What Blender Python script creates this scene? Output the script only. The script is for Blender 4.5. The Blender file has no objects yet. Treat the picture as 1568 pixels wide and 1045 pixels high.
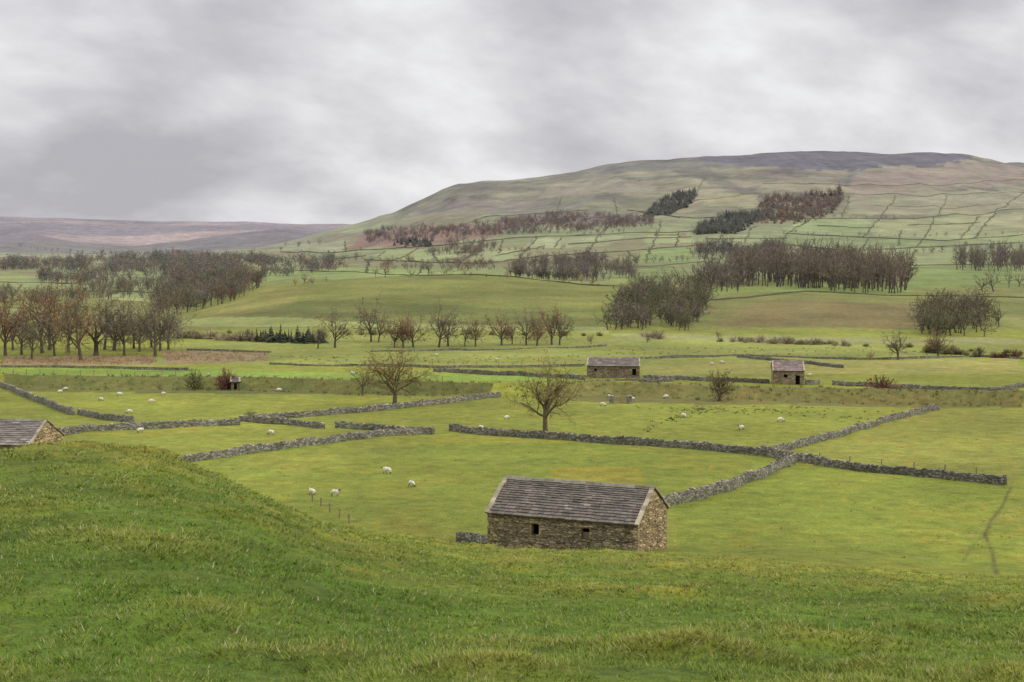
import bpy, math, random
import numpy as np
from mathutils import Vector, Quaternion
random.seed(7); np.random.seed(7)
RNG=np.random.RandomState(11)
F=2178.0; CU=784.0; CV=522.5
PITCH=math.radians(3.87)
cp,sp=math.cos(PITCH),math.sin(PITCH)
def E(v):
    b=(CV-np.asarray(v,float))/F
    return (-sp+b*cp)/(cp+b*sp)
def S(u,v):
    b=(CV-v)/F
    return ((u-CU)/F)/(cp+b*sp)
# ------------------------------------------------------------ noise
def vnoise(x,y,seed=0):
    xi=np.floor(x).astype(np.int64); yi=np.floor(y).astype(np.int64)
    fx=x-xi; fy=y-yi
    fx=fx*fx*(3-2*fx); fy=fy*fy*(3-2*fy)
    def h(a,b):
        k=(a*374761393+b*668265263+seed*974634777)&0xffffffff
        k=((k^(k>>13))*1274126177)&0xffffffff
        return ((k^(k>>16))&0xffff)/65535.0
    return (h(xi,yi)*(1-fx)+h(xi+1,yi)*fx)*(1-fy)+(h(xi,yi+1)*(1-fx)+h(xi+1,yi+1)*fx)*fy
def fbm(x,y,seed=0,o=4):
    r=0;a=.5;t=0
    for i in range(o):
        r=r+a*vnoise(x*2**i+17.3*i,y*2**i-9.1*i,seed+i); t+=a; a*=.5
    return r/t*2-1
def sstep(a,b,x):
    t=np.clip((x-a)/(b-a),0,1); return t*t*(3-2*t)
# ------------------------------------------------------------ terrain table
def curve(pts):
    xs=[p[0] for p in pts]; ys=[p[1] for p in pts]
    return lambda u: np.interp(u,xs,ys)
crest_v=curve([(-600,730),(-300,705),(0,691),(100,685),(190,689),(260,703),(330,722),(400,752),(500,797),(560,812),(650,826),(740,838),(800,846),(850,844),(930,843),(1020,849),(1150,860),(1300,872),(1568,889),(2000,905)])
crest_y=curve([(0,46),(400,50),(560,60),(760,74),(1020,82),(1300,78),(1568,72)])
floor_pts=[(112,-24.0),(130,-24.7),(150,-25.3),(200,-26.7),(260,-28),(330,-29.3),(420,-30.2),(500,-30.6)]
base_y=curve([(0,560),(300,540),(700,520),(950,480),(1100,468),(1568,480)])
dr_v=curve([(0,458),(250,464),(275,478),(330,455),(400,436),(450,429),(560,424),(700,421),(800,425),(950,436),(1090,452),(1250,447),(1400,452),(1568,456)])
dr_y=curve([(0,850),(900,850),(1090,700),(1568,720)])
dip=curve([(0,0),(280,0),(400,-4),(900,-4),(1000,-2),(1568,-1.5)])
v1250=curve([(0,425),(300,419),(500,415),(700,412),(950,410),(1100,412),(1568,408)])
v1700=curve([(0,408),(300,405),(500,400),(600,392),(700,383),(800,378),(1000,372),(1200,372),(1568,372)])
v2400=curve([(0,398),(300,395),(500,378),(600,362),(700,342),(800,332),(1000,318),(1200,308),(1568,315)])
hs_v=curve([(0,390),(300,388),(400,380),(440,372),(480,361),(530,344),(560,337),(600,324),(650,303),(690,284),(705,279),(760,275),(800,272),(880,259),(940,246),(1000,243),(1060,238),(1085,234),(1110,236),(1150,234),(1168,229),(1250,227),(1330,228),(1470,233),(1500,240),(1568,249),(1900,290)])
ms_v=curve([(-400,352),(0,358),(60,356),(110,368),(200,377),(280,366),(350,356),(430,349),(500,356),(560,362),(800,370)])
fs_v=curve([(-400,326),(0,330),(60,331),(130,334),(230,337),(330,339),(385,338),(410,341),(470,344),(530,342),(600,345),(800,352)])
UT=np.arange(-1900,3500,8.0)
LY=np.arange(math.log(1.0),math.log(9800),0.006); YG=np.exp(LY)
TAB=np.zeros((len(UT),len(YG)))
for i,u in enumerate(UT):
    cy=float(crest_y(u)); cz=float(E(crest_v(u)))*cy
    k=[(0,-1.75),(12,-3.75),(cy,cz),(cy*1.07,cz-(1.6 if u>700 else 2.2))]
    k+= [(max(104,cy*1.4),-23.6 if u>600 else -23.9)]
    k+= floor_pts
    by=float(base_y(u)); k+=[(by,-30.7)]
    dy=float(dr_y(u)); dz=float(E(dr_v(u)))*dy
    k+=[((by+dy)/2,(-30.7+dz)/2+.8),(dy,dz),(dy+180,dz+float(dip(u)))]
    k+=[(1250,float(E(v1250(u)))*1250),(1700,float(E(v1700(u)))*1700),(2400,float(E(v2400(u)))*2400)]
    hz=float(E(hs_v(u)))*3400
    k+=[(3400,hz),(4200,hz*0.8 if hz>0 else hz)]
    mz=float(E(ms_v(u)))*5000; k+=[(5000,mz),(5700,mz-35)]
    fz=float(E(fs_v(u)))*7500
    k+=[(7500,fz),(9800,fz*.6)]
    k=sorted(k)
    TAB[i]=np.interp(YG,[a for a,b in k],[b for a,b in k])
def smooth(A,sig,ax):
    r=int(sig*3)+1; w=np.exp(-.5*(np.arange(-r,r+1)/sig)**2); w/=w.sum()
    P=np.pad(A,[(r,r) if a==ax else (0,0) for a in range(2)],mode='edge')
    out=np.zeros_like(A)
    for j,wj in enumerate(w):
        sl=[slice(None),slice(None)]; sl[ax]=slice(j,j+A.shape[ax]); out+=wj*P[tuple(sl)]
    return out
TAB=smooth(smooth(TAB,3.2,1),1.6,0)
emb_v=curve([(-400,596),(0,592),(300,595),(560,603),(760,607),(950,604),(1100,612),(1300,615),(1568,622),(2000,630)])
def tabz(X,Y):
    Yc=np.maximum(Y,1.0); s=X/Yc
    fu=np.clip((CU+F*s-UT[0])/8.0,0,len(UT)-1.001); fy=np.clip((np.log(Yc)-LY[0])/.006,0,len(LY)-1.001)
    i=fu.astype(int); j=fy.astype(int); a=fu-i; b=fy-j
    return (TAB[i,j]*(1-b)+TAB[i,j+1]*b)*(1-a)+(TAB[i+1,j]*(1-b)+TAB[i+1,j+1]*b)*a
_es=np.arange(-1900,3500,20.0); _ey=[]
for u in _es:
    s=(u-CU)/F; e=float(E(emb_v(u))); z=tabz(s*YG,YG)
    m=np.where((z>=e*YG)&(YG>120))[0]; _ey.append(YG[m[0]] if len(m) else 270)
_ey=np.array(_ey)
def emb_Y(X,Y): return np.interp(CU+F*X/np.maximum(Y,1),_es,_ey)
def tuss(X,Y): return np.clip(fbm(X/1.7,Y/1.7,8,3)-.02,0,1)
def height(X,Y):
    X=np.asarray(X,float);Y=np.asarray(Y,float)
    z=tabz(X,Y)
    d=Y-emb_Y(X,Y)-5
    z=z+2.0*np.exp(-(np.clip(np.abs(d)-1.5,0,None)/2.6)**2)*(Y<500)
    near=1-sstep(70,105,Y)
    z=z+near*(.34*fbm(X/7,Y/7,3,3)+sstep(4,9,Y)*(.11*fbm(X/.9,Y/.9,5,4)+.30*tuss(X,Y)))
    z=z+(1-near)*(1-sstep(400,600,Y))*(.30*fbm(X/22,Y/22,12,3)+.12*fbm(X/4,Y/4,14,2))
    z=z+sstep(500,650,Y)*(1-sstep(1000,1400,Y))*(1.6*fbm(X/60,Y/60,21,4))
    far=sstep(1400,2400,Y)
    z=z+far*(5.5*fbm(X/170,Y/260,31,4)-(7.5*np.abs(fbm(X/90,Y/400,37,3)))*(1-sstep(3900,5000,Y)))
    z=z+sstep(4300,5200,Y)*(13*fbm(X/700,Y/1200,41,4))
    return z
def ground(u,v,ymin=3,ymax=9500):
    s=S(u,v); e=float(E(v))
    z=tabz(s*YG,YG); m=(YG>=ymin)&(YG<=ymax)
    d=np.where(m,z-e*YG,-1e9); w=np.where(d>=0)[0]
    if len(w):
        j=w[0]
        if j>0 and d[j-1]>-1e8:
            t=d[j-1]/(d[j-1]-d[j]); y=YG[j-1]+(YG[j]-YG[j-1])*t
        else: y=YG[j]
    else: y=YG[int(np.argmax(np.where(m,d/YG,-1e9)))]
    x=s*y
    return float(x),float(y),float(height(np.array([x]),np.array([y]))[0])
def hz(x,y): return float(height(np.array([x]),np.array([y]))[0])
# ------------------------------------------------------------ materials
def new_mat(name):
    m=bpy.data.materials.new(name); m.use_nodes=True; nt=m.node_tree; nt.nodes.clear()
    o=nt.nodes.new('ShaderNodeOutputMaterial'); b=nt.nodes.new('ShaderNodeBsdfPrincipled')
    nt.links.new(b.outputs[0],o.inputs[0]); b.inputs['Roughness'].default_value=.9
    b.inputs['Specular IOR Level'].default_value=.15
    return m,nt,b
def mixc(nt,a,b,fac,mode='MIX'):
    n=nt.nodes.new('ShaderNodeMix'); n.data_type='RGBA'; n.blend_type=mode
    for sock,val in ((n.inputs['Factor'],fac),(n.inputs[6],a),(n.inputs[7],b)):
        if isinstance(val,bpy.types.NodeSocket): nt.links.new(val,sock)
        else: sock.default_value=val if not isinstance(val,tuple) else (*val,1)[:4]
    return n.outputs[2]
def noise(nt,vec,scale,detail=4,rough=.55,dist=0):
    n=nt.nodes.new('ShaderNodeTexNoise'); n.inputs['Scale'].default_value=scale
    n.inputs['Detail'].default_value=detail; n.inputs['Roughness'].default_value=rough; n.inputs['Distortion'].default_value=dist
    nt.links.new(vec,n.inputs['Vector']); return n.outputs['Fac']
def ramp(nt,fac,stops):
    n=nt.nodes.new('ShaderNodeValToRGB'); e=n.color_ramp.elements
    while len(e)<len(stops): e.new(.5)
    for i,(p,c) in enumerate(stops):
        e[i].position=p; e[i].color=(c,c,c,1) if not isinstance(c,tuple) else (*c,1)
    nt.links.new(fac,n.inputs[0]); return n.outputs[0]
def scaled(nt,vec,sc):
    n=nt.nodes.new('ShaderNodeVectorMath'); n.operation='MULTIPLY'; n.inputs[1].default_value=sc
    nt.links.new(vec,n.inputs[0]); return n.outputs[0]
def geo_pos(nt): return nt.nodes.new('ShaderNodeNewGeometry').outputs['Position']
def attr(nt): 
    n=nt.nodes.new('ShaderNodeAttribute'); n.attribute_name='Col'; return n.outputs['Color']
m_ground,nt,b=new_mat('pasture_ground')
P=geo_pos(nt); c=attr(nt)
c=mixc(nt,c,ramp(nt,noise(nt,P,.035,5,.6),[(.3,.84),(.7,1.16)]),1.0,'MULTIPLY')
yel=ramp(nt,noise(nt,P,.07,7,.7,.8),[(.50,0.0),(.70,.8)])
c=mixc(nt,c,(1.30,.99,1.0),yel,'MULTIPLY')
yel2=ramp(nt,noise(nt,P,.9,6,.7,.8),[(.50,0.0),(.66,.8)])
c=mixc(nt,c,(1.30,1.04,1.1),yel2,'MULTIPLY')
c=mixc(nt,c,ramp(nt,noise(nt,P,.45,6,.7),[(.3,.70),(.7,1.27)]),1.0,'MULTIPLY')
c=mixc(nt,c,ramp(nt,noise(nt,P,5.0,5,.75),[(.3,.48),(.7,1.48)]),.85,'MULTIPLY')
c=mixc(nt,c,ramp(nt,noise(nt,P,.012,8,.78),[(.35,.76),(.65,1.22)]),.95,'MULTIPLY')
nt.links.new(c,b.inputs['Base Color'])
bp=nt.nodes.new('ShaderNodeBump'); bp.inputs['Strength'].default_value=.8; bp.inputs['Distance'].default_value=.1
nt.links.new(noise(nt,P,7,5,.7),bp.inputs['Height']); 
bp2=nt.nodes.new('ShaderNodeBump'); bp2.inputs['Strength'].default_value=.8; bp2.inputs['Distance'].default_value=.7
nt.links.new(noise(nt,P,.8,5,.65),bp2.inputs['Height']); nt.links.new(bp.outputs[0],bp2.inputs['Normal'])
nt.links.new(bp2.outputs[0],b.inputs['Normal'])
m_veg,nt,b=new_mat('twigs_and_leaves')
c=mixc(nt,attr(nt),ramp(nt,noise(nt,geo_pos(nt),.25,4),[(.3,.70),(.7,1.3)]),1.0,'MULTIPLY'); nt.links.new(c,b.inputs['Base Color'])
m_grass,nt,b=new_mat('grass_blades'); nt.links.new(attr(nt),b.inputs['Base Color']); b.inputs['Roughness'].default_value=.75
def stone_mat(name,dark,mid,light,sx=2.4,sz=6.5,edge=.06):
    m,nt,b=new_mat(name); tc=nt.nodes.new('ShaderNodeTexCoord').outputs['Object']
    wob=nt.nodes.new('ShaderNodeTexNoise'); wob.inputs['Scale'].default_value=1.5; nt.links.new(tc,wob.inputs['Vector'])
    ad=nt.nodes.new('ShaderNodeVectorMath'); ad.operation='MULTIPLY_ADD'; ad.inputs[1].default_value=(.15,.15,.12)
    nt.links.new(wob.outputs['Color'],ad.inputs[0]); nt.links.new(tc,ad.inputs[2])
    v=scaled(nt,ad.outputs[0],(sx,sx,sz))
    vo=nt.nodes.new('ShaderNodeTexVoronoi'); vo.inputs['Scale'].default_value=1; nt.links.new(v,vo.inputs['Vector'])
    ve=nt.nodes.new('ShaderNodeTexVoronoi'); ve.feature='DISTANCE_TO_EDGE'; ve.inputs['Scale'].default_value=1; nt.links.new(v,ve.inputs['Vector'])
    sep=nt.nodes.new('ShaderNodeSeparateColor'); nt.links.new(vo.outputs['Color'],sep.inputs[0])
    col=ramp(nt,sep.outputs[0],[(0,dark),(.5,mid),(1,light)])
    col=mixc(nt,col,ramp(nt,noise(nt,tc,.7,5,.65),[(.3,.72),(.7,1.2)]),1.0,'MULTIPLY'); col=mixc(nt,col,attr(nt),1.0,'MULTIPLY')
    j=ramp(nt,ve.outputs[0],[(0,.35),(edge*1.8,1.0)])
    col=mixc(nt,col,j,1.0,'MULTIPLY')
    col=mixc(nt,col,ramp(nt,noise(nt,tc,14,3,.6),[(.3,.8),(.7,1.2)]),1.0,'MULTIPLY')
    nt.links.new(col,b.inputs['Base Color'])
    bp=nt.nodes.new('ShaderNodeBump'); bp.inputs['Distance'].default_value=.06; nt.links.new(j,bp.inputs['Height']); nt.links.new(bp.outputs[0],b.inputs['Normal'])
    return m
m_stone=stone_mat('rubble_stone',(.15,.125,.085),(.26,.215,.145),(.42,.355,.245))
m_wall=stone_mat('dry_stone',(.12,.11,.09),(.23,.215,.175),(.44,.41,.35),3.2,6.5)
m_slate,nt,b=new_mat('stone_slate'); tc=nt.nodes.new('ShaderNodeTexCoord').outputs['Object']
c=mixc(nt,attr(nt),ramp(nt,noise(nt,tc,1.2,6,.7),[(.3,.75),(.7,1.25)]),1.0,'MULTIPLY')
lich=ramp(nt,noise(nt,tc,2.6,6,.75),[(.60,0.0),(.72,.5)]); c=mixc(nt,c,(.23,.21,.15),lich)
nt.links.new(c,b.inputs['Base Color'])
def simple(name,colr,sc):
    m,nt,b=new_mat(name); nt.links.new(mixc(nt,colr,ramp(nt,noise(nt,nt.nodes.new('ShaderNodeTexCoord').outputs['Object'],sc,4,.6),[(.3,.65),(.7,1.3)]),1.0,'MULTIPLY'),b.inputs['Base Color']); return m
m_wood=simple('weathered_wood',(.22,.16,.11),6)
m_shade=simple('interior_shade',(.012,.011,.01),3)
m_wool=simple('sheep_fleece',(.66,.62,.54),9)
m_face=simple('sheep_face',(.06,.05,.045),12)
# ------------------------------------------------------------ mesh helpers
COLL=bpy.context.scene.collection
def mk(name,V,Fc,mats,col=None,smooth=False,parent=None,matidx=None,link=True):
    V=np.asarray(V,np.float32).reshape(-1,3); Fc=np.asarray(Fc,np.int32)
    me=bpy.data.meshes.new(name)
    n=len(Fc); k=Fc.shape[1]
    me.vertices.add(len(V)); me.vertices.foreach_set('co',V.ravel())
    me.loops.add(n*k); me.loops.foreach_set('vertex_index',Fc.ravel())
    me.polygons.add(n); me.polygons.foreach_set('loop_start',np.arange(0,n*k,k,dtype=np.int32))
    try: me.polygons.foreach_set('loop_total',np.full(n,k,np.int32))
    except Exception: pass
    me.polygons.foreach_set('use_smooth',np.full(n,smooth,bool))
    if col is None: col=np.ones((len(V),3))
    a=me.color_attributes.new('Col','FLOAT_COLOR','POINT')
    c4=np.ones((len(V),4),np.float32); c4[:,:3]=col; a.data.foreach_set('color',c4.ravel())
    for m in (mats if isinstance(mats,(list,tuple)) else [mats]): me.materials.append(m)
    me.update(calc_edges=True)
    if not link: return me
    o=bpy.data.objects.new(name,me); COLL.objects.link(o)
    if parent: o.parent=parent
    return o
class Boxes:
    Q=np.array([[0,3,2,1],[4,5,6,7],[0,1,5,4],[1,2,6,5],[2,3,7,6],[3,0,4,7]])
    def __init__(s): s.v=[];s.f=[];s.c=[];s.n=0
    def add8(s,P,col=(1,1,1)):
        s.v.append(np.asarray(P,float)); s.f.append(Boxes.Q+s.n); s.n+=8; s.c.append(np.tile(np.asarray(col,float),(8,1)))
    def box(s,lo,hi,col=(1,1,1),jit=0):
        x0,y0,z0=lo;x1,y1,z1=hi
        P=np.array([[x0,y0,z0],[x1,y0,z0],[x1,y1,z0],[x0,y1,z0],[x0,y0,z1],[x1,y0,z1],[x1,y1,z1],[x0,y1,z1]],float)
        if jit: P=P+RNG.uniform(-jit,jit,(8,3))
        s.add8(P,col)
    def make(s,name,mat,parent=None):
        return mk(name,np.vstack(s.v),np.vstack(s.f),mat,np.vstack(s.c),parent=parent)
# ------------------------------------------------------------ ground sheet
sin_=np.concatenate([np.linspace(-1.15,-.47,60,endpoint=False),np.arange(-.47,.47,.0014),np.linspace(.47,1.15,60)])
yl=np.exp(np.linspace(math.log(2.5),math.log(9600),900))
SS,YY=np.meshgrid(sin_,yl); XX=SS*YY; ZZ=height(XX,YY)
X=XX.ravel();Y=YY.ravel();Z=ZZ.ravel()
def C(*a): return np.array(a,float)
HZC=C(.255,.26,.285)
def hz_w(y): return .60*(1-np.exp(-np.maximum(0,y-750)/3400.0))  # share of distance haze painted into surface colours
col=np.zeros((len(X),3))
fgc=C(.115,.182,.020); flo=C(.205,.236,.036)
nz=fbm(X/40,Y/60,51,4)
w=sstep(66,108,Y)[:,None]
nf=fbm(X/5,Y/7,52,4)[:,None]
hum=(.34*fbm(X/7,Y/7,3,3)+.38*tuss(X,Y))[:,None]
fg=fgc*(1+.36*nf)*(1-.30*np.clip(-fbm(X/3.2,Y/3.2,55,4),0,1)[:,None])+C(.12,.065,.014)*np.clip(hum*2.6+.2*nf,0,1)+C(.07,.035,.008)*sstep(20,70,Y)[:,None]
fl=flo*(1+.18*nz[:,None])
col=fg*(1-w)+fl*w
dr=sstep(470,540,Y)[:,None]; col=col*(1-dr)+C(.165,.185,.055)*(1+.35*nz[:,None])*dr
gx=(X*.94+Y*.25)/150; gy=(Y*.97-X*.22)/190
cell=np.floor(gx+0.35*np.floor(gy)).astype(np.int64); cel2=np.floor(gy).astype(np.int64)
rnd=vnoise(cell.astype(float),cel2.astype(float),77)[:,None]
sl=sstep(960,1120,Y)[:,None]; col=col*(1-sl)+(C(.17,.205,.08)*(.70+.6*rnd)+C(.04,.012,.012)*(rnd<.35))*sl
moor=sstep(20,90,Z+26*fbm(X/200,Y/300,61,4))[:,None]*(Y>1200)[:,None]
mc=C(.165,.172,.085)*(1+.8*fbm(X/110,Y/160,62,6)[:,None])+C(.045,.02,.016)*sstep(-.1,.5,fbm(X/260,Y/220,63,5))[:,None]
mc=mc*(1-.32*(np.abs(np.sin(Z/9+1.3*fbm(X/300,Y/300,66,3)*3))**8)[:,None])
mc=mc*(1-.48*sstep(.10,.42,fbm(X/60,Y/240,68,5))[:,None])
col=col*(1-moor)+mc*moor
fr=sstep(3600,4000,Y)[:,None]
lowv=sstep(40,-40,Z)[:,None]*(Y<5600)[:,None]
frc=(C(.115,.105,.105)+C(.15,.10,.06)*sstep(-.1,.35,fbm(X/600,Y/400,64,5))[:,None])*(1+.5*fbm(X/250,Y/400,65,5)[:,None])
frc=frc*(1-.7*lowv)+C(.19,.20,.10)*(.8+.5*fbm(X/160,Y/200,67,4)[:,None])*.7*lowv
frc=frc*(.78+.30*sstep(5400,5900,Y))[:,None]
col=col*(1-fr)+frc*fr
def inpoly(px,py,poly):
    r=np.zeros(len(px),bool); n=len(poly)
    for i in range(n):
        x1,y1=poly[i];x2,y2=poly[(i+1)%n]
        if y1==y2: continue
        r^=((y1>py)!=(y2>py))&(px<(x2-x1)*(py-y1)/(y2-y1)+x1)
    return r
W1=fbm(X/25,Y/25,92,3); W2=fbm(X/30,Y/30,93,3)
def paint(pts,c,a=1.0,ymin=90,wob=.012):
    pl=[ground(u,v,ymin)[:2] for u,v in pts]
    m=inpoly(X+Y*wob*.35*W1,Y*(1+wob*W2),pl)
    col[m]=col[m]*(1-a)+C(*c)*(1+.28*nz[m][:,None])*a
paint([(300,495),(500,500),(935,508),(950,437),(800,427),(700,423),(560,426),(450,431),(400,438),(330,456),(280,478)],(.148,.168,.042),.85)  # drumlin front painted darker than land behind: hill shading put into colour
paint([(300,500),(500,500),(930,508),(940,485),(700,470),(500,462),(350,470)],(.112,.130,.036),.8,wob=.03)
paint([(285,482),(360,455),(420,440),(470,445),(430,470),(340,490)],(.20,.185,.055),.5,wob=.03)
paint([(265,706),(665,664),(690,664),(1180,700),(1215,712),(1030,775),(880,860),(500,860),(300,712)],(.18,.228,.030),.5)
paint([(1220,712),(1545,742),(1568,890),(1050,860),(1030,775)],(.172,.222,.028),.55)
paint([(1190,700),(1437,628),(1568,632),(1568,738),(1250,712)],(.235,.24,.048),.6)
paint([(300,708),(450,690),(660,668),(600,700),(420,730)],(.21,.23,.04),.4,wob=.03)
paint([(840,712),(980,715),(990,742),(850,738)],(.34,.24,.03),.35)
paint([(0,560),(235,562),(270,556),(570,560),(900,560),(1300,560),(1568,545),(1568,520),(900,516),(400,512),(270,528),(250,545),(0,545)],(.215,.25,.07),.6)
paint([(985,560),(1568,548),(1568,570),(990,575)],(.27,.26,.08),.7)
paint([(0,546),(235,544),(245,557),(0,561)],(.27,.19,.10),.85)
paint([(245,537),(410,538),(412,552),(260,557)],(.26,.19,.11),.8)
paint([(0,562),(270,563),(560,572),(890,577),(890,584),(560,584),(0,576)],(.17,.265,.045),.8)
paint([(0,582),(560,592),(760,600),(750,607),(560,605),(0,599)],(.10,.108,.034),.85)
paint([(850,597),(1100,604),(1568,611),(1568,626),(1100,621),(850,613)],(.13,.12,.04),.85)
paint([(1080,470),(1180,460),(1400,468),(1440,492),(1400,506),(1100,502)],(.17,.135,.058),.75,wob=.03)
paint([(1080,505),(1100,455),(1400,450),(1400,466),(1180,462)],(.15,.165,.05),.6,wob=.03)
paint([(270,500),(500,500),(930,512),(930,503),(500,492),(280,490)],(.24,.28,.09),.8)
paint([(930,520),(1568,528),(1568,518),(940,511)],(.22,.23,.10),.7)
for q,cc in [([(400,433),(520,426),(700,420),(720,412),(560,410),(410,411)],(.19,.255,.075)),
 ([(0,432),(35,433),(38,420),(0,417)],(.2,.25,.08)),([(150,462),(220,460),(228,436),(160,434)],(.22,.26,.10)),([(95,440),(150,440),(150,420),(95,418)],(.17,.21,.08)),
 ([(560,398),(650,401),(700,395),(705,382),(640,380),(590,383)],(.22,.275,.10)),([(710,402),(790,400),(800,380),(742,378)],(.25,.29,.12)),
 ([(800,380),(930,376),(960,360),(820,364)],(.25,.29,.13)),([(970,400),(1060,402),(1062,378),(985,384)],(.17,.245,.065)),([(985,376),(1060,370),(1070,352),(1000,352)],(.24,.28,.11)),
 ([(1195,352),(1320,358),(1330,337),(1240,336)],(.20,.26,.09)),([(1335,358),(1490,364),(1520,325),(1420,334),(1345,337)],(.235,.26,.11)),([(1385,440),(1568,440),(1568,408),(1390,408)],(.15,.21,.055)),
 ([(1200,372),(1290,382),(1440,376),(1450,369),(1200,360)],(.16,.215,.07)),([(430,385),(525,383),(530,368),(440,374)],(.23,.26,.13)),([(1090,452),(1400,449),(1395,440),(1100,440)],(.17,.23,.06)),
 ([(1080,312),(1165,318),(1160,295),(1080,297)],(.25,.25,.11)),([(1300,330),(1500,328),(1568,315),(1568,290),(1300,296)],(.21,.22,.11)),([(820,300),(1000,295),(1000,275),(840,285)],(.215,.205,.12)),
 ([(170,412),(300,414),(300,409),(180,407)],(.23,.27,.12)),([(850,430),(1000,434),(1060,412),(990,410)],(.18,.235,.07)),([(700,422),(850,428),(850,412),(720,410)],(.18,.23,.075)),([(840,350),(960,346),(990,336),(870,342)],(.2,.22,.09)),([(1480,350),(1568,348),(1568,325),(1520,330)],(.25,.26,.12)),
 ([(0,482),(220,484),(215,476),(0,474)],(.22,.27,.09)),([(300,420),(400,418),(400,412),(310,413)],(.21,.25,.1))]:
    paint(q,cc,.85,520)
paint([(540,380),(640,380),(760,362),(780,345),(640,352),(545,358)],(.19,.09,.07),.75,1200,.03)
paint([(760,352),(1000,342),(990,325),(850,322),(760,335)],(.13,.09,.07),.8,1200,.03)
paint([(600,335),(760,325),(900,318),(900,304),(760,306),(640,318)],(.14,.13,.10),.6,1200,.03)
paint([(1300,262),(1568,252),(1568,282),(1400,290),(1300,300)],(.23,.17,.125),.55,1500,.03)
paint([(850,262),(940,250),(1150,250),(1150,256),(950,262)],(.11,.115,.085),.7,1500,.02)
pl=[ground(u,v,1500)[:2] for u,v in [(1150,236),(1165,229.5),(1250,228),(1400,230),(1475,235),(1500,246),(1430,252),(1350,253),(1250,259),(1150,254),(1060,248),(1060,241)]]
m=inpoly(X+Y*.008*W1,Y*(1+.016*W2),pl)
st=(vnoise(X/14,Y/400,81)*.6+vnoise(X/5,Y/150,82)*.4)[m][:,None]
col[m]=C(.062,.06,.072)*(.3+1.3*st)
def path_paint(pts,wid,c,a,ymin=90):
    global col
    P=[ground(u,v,ymin)[:2] for u,v in pts]; d=np.full(len(X),1e9)
    for (x1,y1),(x2,y2) in zip(P[:-1],P[1:]):
        L=(x2-x1)**2+(y2-y1)**2+1e-9; t=np.clip(((X-x1)*(x2-x1)+(Y-y1)*(y2-y1))/L,0,1)
        d=np.minimum(d,np.hypot(X-x1-t*(x2-x1),Y-y1-t*(y2-y1)))
    k=(np.exp(-(d/wid)**2)*a*(.55+.6*vnoise(X/1.5,Y/2,5)))[:,None].clip(0,1)
    col=col*(1-k)+C(*c)*k
path_paint([(1548,745),(1535,772),(1518,795),(1508,822),(1520,850),(1527,884)],.17,(.07,.08,.03),.85)
path_paint([(1515,818),(1490,838),(1474,862)],.15,(.09,.10,.03),.5)
path_paint([(1568,770),(1530,790),(1480,830)],.2,(.26,.23,.10),.4)
path_paint([(940,530),(1130,541),(1300,545)],1.6,(.14,.12,.06),.6)
for pl_,wd_ in (([(860,264),(940,254),(1050,256),(1160,252)],9),([(1060,264),(1200,269),(1380,272)],8),([(705,300),(820,303),(930,300)],8),([(800,282),(930,272),(1050,270)],9),([(640,325),(740,314),(860,316)],8),([(700,284),(800,279),(880,268)],10),([(1300,250),(1304,262),(1295,285)],9),([(880,262),(940,249),(1060,242)],10),([(1480,243),(1568,254)],9),([(1000,290),(1080,288),(1160,284)],7)):
    path_paint(pl_,wd_,(.07,.074,.058),.9,1500)
hw_=hz_w(Y)[:,None]; col=col*(1-hw_)+HZC*hw_  # distance haze blended into the ground vertex colours
nr,nc=XX.shape
I=np.arange(nr*nc).reshape(nr,nc)
FQ=np.stack([I[:-1,:-1],I[:-1,1:],I[1:,1:],I[1:,:-1]],-1).reshape(-1,4)
mk('ground',np.stack([X,Y,Z],-1),FQ,m_ground,col,smooth=True)
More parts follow.
